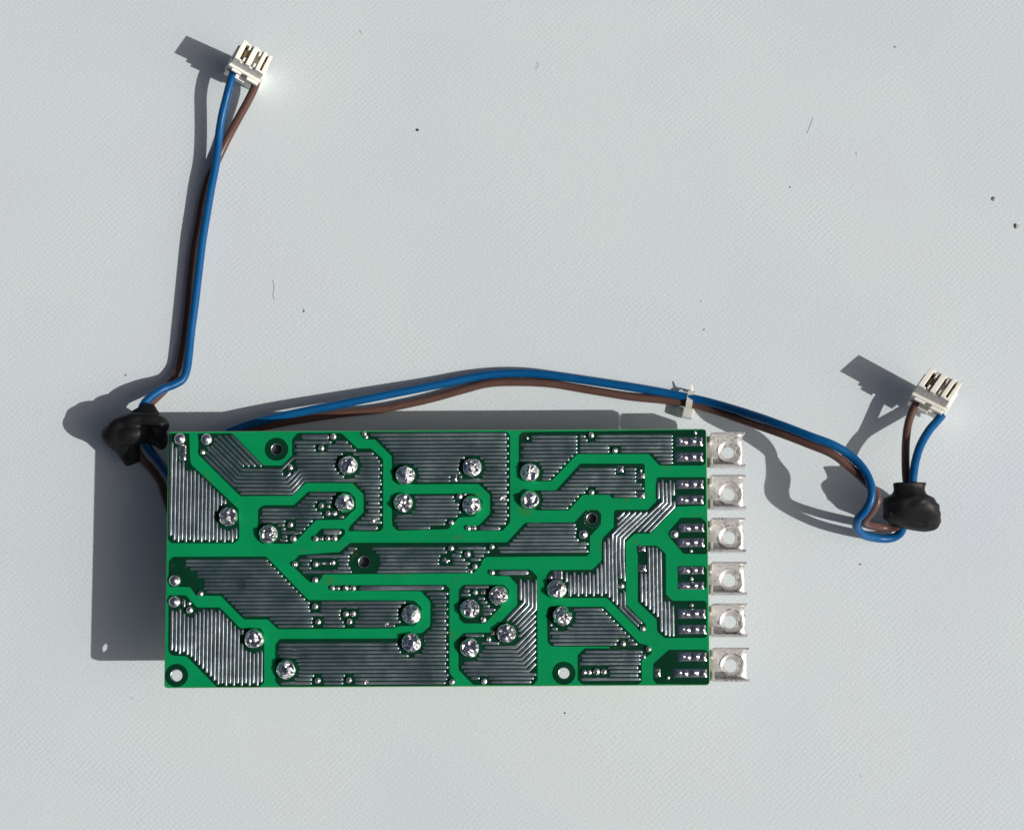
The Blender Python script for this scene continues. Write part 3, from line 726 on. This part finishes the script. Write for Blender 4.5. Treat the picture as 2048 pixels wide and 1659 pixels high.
# ---- what the board stands on: parts seen only from the side, plus backings added to darken two holes
def under(name, px, py, w_, d_, z0, m, cyl=False, bev=.06):
    c = U(px, py, BZ) - BO
    if cyl:
        vs, fs = [], []
        n_ = 32
        for z, r in ((z0, w_ * .94), (z0 + .06, w_), (max(z0 + .1, 1.9), w_), (BZ - TH - .005, w_ * .97)):
            for k_ in range(n_): vs.append(Vector((c.x + r * math.cos(2 * math.pi * k_ / n_), c.y + r * math.sin(2 * math.pi * k_ / n_), z)))
        for q in range(3):
            for k_ in range(n_): k2 = (k_ + 1) % n_; fs.append((q * n_ + k_, q * n_ + k2, (q + 1) * n_ + k2, (q + 1) * n_ + k_))
        fs.append(tuple(range(n_))); fs.append(tuple(3 * n_ + k_ for k_ in range(n_)))
        return mesh(name, vs, fs, m, board)
    vs, fs = [], []; box_faces(vs, fs, abox(c.x - w_, c.x + w_, c.y - d_, c.y + d_, z0, BZ - TH)); o = mesh(name, vs, fs, m, board)
    return bevel(o, bev)
for a in ((560, 1020), (690, 980), (830, 1250)): under('capacitor', *a, .8, 0, .0, m_black, True)
under('dark_hole_backing', 553, 899, .33, 0, 1.2, m_black, True); under('dark_hole_backing', 728, 1124, .33, 0, 1.2, m_black, True)  # black cylinders added under two holes so the openings look dark
under('transformer', 1030, 1120, 1.3, 1.3, .0, m_black); under('relay', 1205, 1050, .8, 1.1, .5, m_black); under('relay', 640, 1230, 1.1, .7, .6, m_black)

# ------------------------------------------------------------------ cables
RW = .140
def wire(pts, name, m, parent, org, r=RW): return tube(name, [U(a, b, z) for a, b, z in pts], r, m, parent, org, 18, 8)
# plugs ------------------------------------------------------------
def plug(parent, org, P0, P1, P3, zt, base_px, zb, blen, flip=False):
    a = U(*P0, zt); base = U(*base_px, zb); e3 = (a - base).normalized()
    def on_face(p):                              # where the sight line meets the tilted top face
        q = U(*p, zt); dr = (q - CAMP).normalized()
        return CAMP + dr * ((a - CAMP).dot(e3) / dr.dot(e3))
    b, d = on_face(P1), on_face(P3)
    e1 = b - a; Lu = e1.length; e1.normalize(); e2 = d - a; Lw = e2.length; e2.normalize()
    def X(u, w_, dd): return a - org + e1 * (u * Lu) + e2 * (w_ * Lw) - e3 * dd
    def bx(vs, fs, u0, u1, w0, w1, d0, d1):
        box_faces(vs, fs, [X(u0, w0, d1), X(u1, w0, d1), X(u1, w1, d1), X(u0, w1, d1), X(u0, w0, d0), X(u1, w0, d0), X(u1, w1, d0), X(u0, w1, d0)])
    vs, fs = [], []
    w0, w1 = .09, .92
    for u0, u1, d0 in ((0, .15, 0), (.15, .225, 1.3), (.225, .37, .38), (.37, .53, 0), (.53, .70, .42), (.70, .82, 0), (.82, .89, 1.3), (.89, 1, .05)):
        bx(vs, fs, u0, u1, w0, w1, d0, blen)
        if d0 == 0 or d0 == .05: bx(vs, fs, u0, u1, w1, 1, d0, blen * .95); bx(vs, fs, u0, u1, 0, w0, d0, blen * .98)
        else: bx(vs, fs, u0, u1, w1, 1, .12, blen * .95); bx(vs, fs, u0, u1, 0, w0, .16 if d0 < 1 else .02, blen * .98)
    # teeth in the wide slots
    for u0 in (.25, .60):
        bx(vs, fs, u0, u0 + .06, w0, w0 + .2, .06, .38); bx(vs, fs, u0, u0 + .06, w1 - .22, w1, .06, .38)
    # collars and wire guides on the front
    bx(vs, fs, -.03, 1.03, -.14, 0, .62, .78)
    bx(vs, fs, .10, .42, -.26, -.14, .66, .76); bx(vs, fs, .62, 1.0, -.30, -.14, .66, .80)
    bx(vs, fs, -.02, 1.02, -.10, 0, 1.25, blen); bx(vs, fs, -.05, .0, .1, .9, .5, blen * .97); bx(vs, fs, 1.0, 1.05, .1, .9, .7, blen * .97)
    bx(vs, fs, .30, .62, -.34, -.10, 1.0, 1.25)
    h_ = mesh('plug_housing', vs, fs, m_white, parent); bevel(h_, .012, 1)
    for u0 in (.16, .825):
        vs, fs = [], []
        bx(vs, fs, u0 + .012, u0 + .05, w0 + .03, w1 - .03, .3, 1.3)
        mesh('contact_blade', vs, fs, m_hollow, h_)
        vs, fs = [], []
        bx(vs, fs, u0 + .065, u0 + .15, .36, .62, .16, .6); bx(vs, fs, u0 + .03, u0 + .065, .30, .68, .22, .7)
        mesh('contact_spring', vs, fs, m_brass, h_)
    return X
# left cable -------------------------------------------------------
o1 = U(400, 540, 0)
cab1 = thing('power_cable', 'blue and brown wire pair rising to the white plug at the upper left', 'cable', o1)
bl = [(474, 132, .9), (468, 143, .88), (461, 165, .9), (453, 195, .85), (444, 232, .7), (438, 270, .6), (434, 310, .56), (430, 338, .55), (422, 378, .55), (414, 425, .53), (405, 480, .52), (397, 545, .5), (390, 605, .48), (382, 665, .45), (378, 705, .45), (374, 735, .46), (366, 757, .5), (350, 768, .58), (325, 778, .72), (302, 793, .9), (288, 808, 1.0), (282, 825, 1.0), (280, 850, .95), (286, 876, .85), (300, 900, .75), (318, 923, .7), (340, 952, .7), (372, 985, .8), (400, 1010, 1.0)]
br = [(521, 147, .85), (514, 161, .78), (507, 180, .62), (494, 206, .5), (476, 238, .38), (461, 266, .26), (446, 296, .18), (432, 326, .145), (416, 360, .14), (405, 400, .14), (397, 445, .14), (387, 500, .14), (381, 550, .14), (376, 605, .14), (370, 660, .14), (364, 700, .16), (357, 735, .2), (345, 760, .3), (327, 781, .45), (308, 799, .65), (294, 813, .8), (286, 835, .85), (276, 860, .85), (272, 885, .8), (280, 912, .6), (303, 937, .45), (322, 965, .4), (333, 1000, .4), (350, 1035, .5), (380, 1060, .8)]
wire(bl, 'blue_wire', m_blue, cab1, o1); wire(br, 'brown_wire', m_brown, cab1, o1)
plug(cab1, o1, (469.2, 114.9), (528, 148.6), (488, 78.8), 2.0, (452, 142), .55, 1.75)
# right cable ------------------------------------------------------
o2 = U(1200, 780, 0)
cab2 = thing('power_cable', 'long blue and brown wires from behind the board to the lower white plug', 'cable', o2)
bl = [(400, 900, 1.2), (440, 873, 1.05), (475, 856, .95), (520, 842, .85), (600, 824, .78), (690, 806, .66), (790, 786, .5), (880, 768, .36), (950, 753, .28), (1010, 746, .24), (1075, 747, .24), (1150, 757, .24), (1230, 769, .25), (1300, 780, .28), (1370, 793, .34), (1430, 807, .6), (1500, 828, 1.35), (1560, 849, 1.95), (1620, 872, 2.3), (1665, 889, 2.35), (1700, 910, 2.25), (1727, 938, 2.3), (1741, 968, 2.4), (1742, 997, 2.4), (1730, 1021, 2.3), (1716, 1037, 2.05), (1713, 1053, 1.6), (1725, 1068, 1.05), (1750, 1075, .5), (1780, 1076, .3), (1800, 1066, .35), (1808, 1045, .6), (1812, 1015, .9), (1824, 985, 1.5), (1826, 955, 1.6), (1831, 922, 1.52), (1841, 890, 1.36), (1857, 862, 1.1), (1872, 844, .95), (1884, 830, .85)]
br = [(390, 930, .9), (430, 892, .8), (470, 866, .65), (530, 852, .5), (600, 839, .35), (680, 827, .22), (760, 818, .16), (850, 800, .15), (920, 781, .15), (975, 767, .15), (1030, 764, .15), (1100, 767, .15), (1180, 780, .15), (1260, 793, .15), (1320, 799, .16), (1375, 806, .22), (1430, 821, .45), (1490, 842, 1.1), (1560, 866, 1.8), (1620, 889, 2.1), (1665, 908, 2.2), (1703, 937, 2.1), (1733, 965, 2.2), (1752, 985, 2.25), (1754, 1003, 2.25), (1743, 1023, 2.15), (1730, 1039, 1.85), (1735, 1048, 1.25), (1750, 1052, .6), (1775, 1055, .35), (1800, 1050, .5), (1815, 1020, .9), (1816, 985, 1.35), (1812, 950, 1.38), (1811, 915, 1.24), (1812, 880, 1.0), (1817, 845, .88), (1828, 815, .85), (1840, 795, .8)]
wire(bl, 'blue_wire', m_blue, cab2, o2); wire(br, 'brown_wire', m_brown, cab2, o2, .134)
plug(cab2, o2, (1836.3, 769.4), (1900, 801.2), (1861.6, 733.3), 1.9, (1817, 806), .35, 1.6)

# ------------------------------------------------------------------ ferrite cores in black shrink sleeve
def blob(name, label, blobs, org, ends, voxel=.045):
    bm = bmesh.new()
    for c, r3, rot in blobs:
        M = Matrix.Translation(c - org) @ Matrix.Rotation(math.radians(rot), 4, 'Z') @ Matrix.Diagonal((*r3, 1))
        bmesh.ops.create_icosphere(bm, subdivisions=3, radius=1, matrix=M)
    me = bpy.data.meshes.new(name); bm.to_mesh(me); bm.free(); me.materials.append(m_shrink)
    root = thing(name, label, 'ferrite core', org, 'ferrite cores in black sleeves')
    o = link('sleeve', me, None, root)
    md = o.modifiers.new('merge', 'REMESH'); md.mode = 'VOXEL'; md.voxel_size = voxel; md.use_smooth_shade = True
    md = o.modifiers.new('soften', 'SMOOTH'); md.iterations = 22; md.factor = .6
    for P, rad, flat in ends:
        e = tube('sleeve_end', P, rad, m_shrink, root, org, 22, 6, caps=False, flat=flat)
        md = e.modifiers.new('wall', 'SOLIDIFY'); md.thickness = .045
    return root
def E3(px, py, z, rx, ry, rz, rot=0): return (U(px, py, z), (rx * PX, ry * PX, rz * PX), rot)
of = U(270, 870, 0)
blob('ferrite_core', 'black sleeved ferrite core at the upper left corner of the board', [
    E3(232, 870, 1.05, 31, 27, 30, 12), E3(262, 868, 1.1, 40, 25, 30, 5), E3(238, 848, 1.3, 26, 15, 18, 28), E3(268, 838, 1.4, 32, 14, 18, 8), E3(300, 838, 1.4, 30, 14, 18, -8), E3(320, 850, 1.3, 19, 19, 22, -20),
    E3(320, 874, .85, 16, 26, 26, 10), E3(304, 864, .8, 24, 26, 24), E3(240, 892, .8, 24, 15, 18, -30), E3(262, 898, .7, 16, 20, 12, -20)],
    of, [([U(252, 886, .95), U(258, 904, .8), U(267, 925, .62)], lambda t: .47 - .20 * t, (1.0, .55)), ([U(292, 838, 1.3), U(287, 826, 1.25), U(284, 817, 1.2)], lambda t: .42 - .06 * t, (1.15, .5))])
# the right core: a flattened bell of shrink tube, open at the neck
of = U(1820, 1015, 0)
rf = thing('ferrite_core', 'black sleeved ferrite core on the right below the lower white plug', 'ferrite core', of, 'ferrite cores in black sleeves')
ST = [(966, 1819, 33, 14, 1.62), (973, 1818, 31, 14, 1.60), (981, 1818, 31, 17, 1.56), (988, 1818, 35, 22, 1.48), (996, 1818, 46, 29, 1.38), (1004, 1819, 51, 35, 1.30), (1014, 1821, 54, 38, 1.2), (1026, 1822.5, 55.5, 38, 1.1), (1038, 1824, 56, 35, 1.0),
      (1047, 1831, 47, 29, .94), (1055, 1840, 35, 21, .92), (1060, 1847, 21, 11, .92), (1062.5, 1849, 6, 3, .92)]
STP = catmull([Vector((a, b, c, d, e)) for a, b, c, d, e in ST], 3)
vs, fs = [], []; SG = 40
for i, (py, pxx, hw_, hd, cz) in enumerate(STP):
    for k_ in range(SG):
        th = 2 * math.pi * k_ / SG; ca, sa = math.cos(th), math.sin(th)
        ca = math.copysign(abs(ca) ** .85, ca); sa = math.copysign(abs(sa) ** .85, sa)
        p = U(pxx + hw_ * ca, py, cz) ; p.z += hd * PX * sa
        nz = noise.noise(p * 1.3) * .10 - abs(noise.noise(Vector((p.x * 1.3 + p.y, p.y * 2.6 - p.x * .6, p.z * 1.5)))) * .15 + .06 - abs(noise.noise(Vector((p.x * 5, p.y * 1.5, p.z * 3)))) * .05
        f_ = min(1, hd / 30)
        c_ = U(pxx, py, cz); vs.append(p + (p - c_).normalized() * nz * f_ * (1.0 if sa > -.2 else .3) - of)
for i in range(len(STP) - 1):
    for k_ in range(SG): k2 = (k_ + 1) % SG; fs.append((i * SG + k_, i * SG + k2, (i + 1) * SG + k2, (i + 1) * SG + k_))
o = mesh('sleeve', vs, fs, m_shrink, rf, None, True)
from mathutils.bvhtree import BVHTree
bv = BVHTree.FromPolygons(vs, fs)
md = o.modifiers.new('wall', 'SOLIDIFY'); md.thickness = .05; md.offset = -1
dr = (U(1783, 1026, 0) - CAMP).normalized()
hit, nrm, _, _ = bv.ray_cast(CAMP - of, dr)
o = words('printed_mark', '80', None, .30, 0, 0, m_print, rf, .002)
if nrm.dot(dr) > 0: nrm = -nrm
zx = Vector((0, 1, 0)); zx = (zx - nrm * zx.dot(nrm)).normalized(); zy = nrm.cross(zx)
o.data.transform(Matrix.Diagonal((.30, .30, 1, 1)))
o.matrix_local = Matrix.Translation(hit + nrm * .02) @ Matrix((zx, zy, nrm)).transposed().to_4x4()

# ------------------------------------------------------------------ cable tie
ot = U(1378, 800, 0)
tie = thing('cable_tie', 'small translucent white cable tie round the blue and brown wires behind the terminals', 'cable tie', ot)
loop = [U(1380, 784, .06), U(1383, 781, .2), U(1383, 782, .38), U(1381, 791, .46), U(1379, 802, .47), U(1377.5, 812, .40), U(1377, 818, .32)]
Q = catmull(loop, 6); vs, fs = [], []
for i, q in enumerate(Q):
    t = (Q[min(i + 1, len(Q) - 1)] - Q[max(i - 1, 0)]).normalized(); sd = Vector((.97, -.22, 0)); sd = (sd - t * sd.dot(t)).normalized(); nn = t.cross(sd).normalized()
    for a, b in ((-1, -1), (1, -1), (1, 1), (-1, 1)): vs.append(q - ot + sd * (a * .105) + nn * (b * .022))
for i in range(len(Q) - 1):
    for k_ in range(4): k2 = (k_ + 1) % 4; fs.append((i * 4 + k_, i * 4 + k2, i * 4 + 4 + k2, i * 4 + 4 + k_))
fs.append((0, 1, 2, 3)); fs.append(tuple(len(vs) - 4 + k_ for k_ in range(4)))
mesh('strap', vs, fs, m_nylon, tie, None, False)
c = U(1375.5, 826, .28) - ot; vs, fs = [], []
Mx = Matrix.Rotation(math.radians(-12), 3, 'Z')
def obox(c, a, b, d, M): return [c + M @ Vector((x, y, z)) for x, y, z in ((-a, -b, -d), (a, -b, -d), (a, b, -d), (-a, b, -d), (-a, -b, d), (a, -b, d), (a, b, d), (-a, b, d))]
box_faces(vs, fs, obox(c, .185, .17, .20, Mx)); bevel(mesh('head', vs, fs, m_nylon, tie), .04, 2)
vs, fs = [], []
A = U(1382, 781, .45) - ot; Bq = U(1382.3, 769, .5) - ot; s_ = Vector((.03, 0, 0)); tt = Vector((.05, -.02, -.02))
box_faces(vs, fs, [A - s_, A + s_, A + s_ + tt, A - s_ + tt, Bq - s_ * .3, Bq + s_ * .3, Bq + s_ * .3 + tt * .6, Bq - s_ * .3 + tt * .6]); mesh('strap_tail', vs, fs, m_nylon, tie)

# ------------------------------------------------------------------ crumbs and lint on the surface
def crumb(px, py, r, m, label, seed, cat='crumb'):
    c = U(px, py, r * PX * .35); bm = bmesh.new(); bmesh.ops.create_icosphere(bm, subdivisions=2, radius=r * PX)
    for v_ in bm.verts:
        v_.co *= 1 + .45 * noise.noise(v_.co * 12 + Vector((seed, 0, 0))); v_.co.z *= .4
    me = bpy.data.meshes.new('crumb'); bm.to_mesh(me); bm.free()
    o = link('crumb', me, m, None, c); tag(o, label, cat, 'crumbs on the surface'); return o
crumb(835.5, 260, 3.0, m_grey, 'tiny round black crumb left of centre in the upper part', 1)
crumb(1988, 398, 4.4, m_sand, 'grey crumb near the right edge, the upper of two', 5)
crumb(2034, 452, 5, m_sand, 'pale brown angular crumb at the right edge, the lower of two', 9)
crumb(253, 750, 2.4, m_sand, 'tiny pale crumb above the left black core', 12)
crumb(1790, 94, 1.6, m_grey, 'minute dark crumb at the upper right', 15)
crumb(608, 622, 1.8, m_grey, 'minute dark crumb above the blue wire at the left of centre', 18)
crumb(1409, 659, 2.0, m_sand, 'minute pale crumb high above the cable tie', 21)
m_lint = mat('grey_lint', (0.36, 0.38, 0.39), 0.8)
def lint(pts, label): 
    P = [U(a, b, .02) for a, b in pts]; o = tube('lint_fibre', P, .0045, m_lint, None, P[0], 6, 5); o.location = P[0]; tag(o, label, 'lint', 'lint on the surface')
lint([(718, 60), (722, 64), (724, 70)], 'short thin dark fibre near the top left of centre')
lint([(1072, 138), (1077, 132), (1075, 124)], 'short curved grey fibre near the top centre')
lint([(546, 560), (549, 575), (547, 590), (550, 600)], 'faint grey fibre right of the left blue wire')
lint([(1615, 267), (1621, 252), (1627, 236)], 'faint thin fibre in the upper right, above the short dark one')
lint([(1713, 305), (1714, 311)], 'very short dark fibre in the upper right')
lint([(1402, 600), (1403, 604)], 'very short grey fibre above the blue wire, right of centre')
lint([(264, 1394), (268, 1398)], 'short grey fibre below the lower left corner of the board')
lint([(1721, 1548), (1723, 1553)], 'short grey fibre near the bottom right')
crumb(1580, 374, 1.5, m_grey, 'minute grey crumb in the upper right, left of the short fibres', 31)
crumb(1721, 1128, 1.7, m_grey, 'minute dark crumb below the right black core', 33)
crumb(1130, 1425, 1.6, m_grey, 'minute dark crumb below the board, right of centre', 35)
lint([(606, 616), (609, 620), (608, 626)], 'short dark fibre beside a minute crumb left of centre')
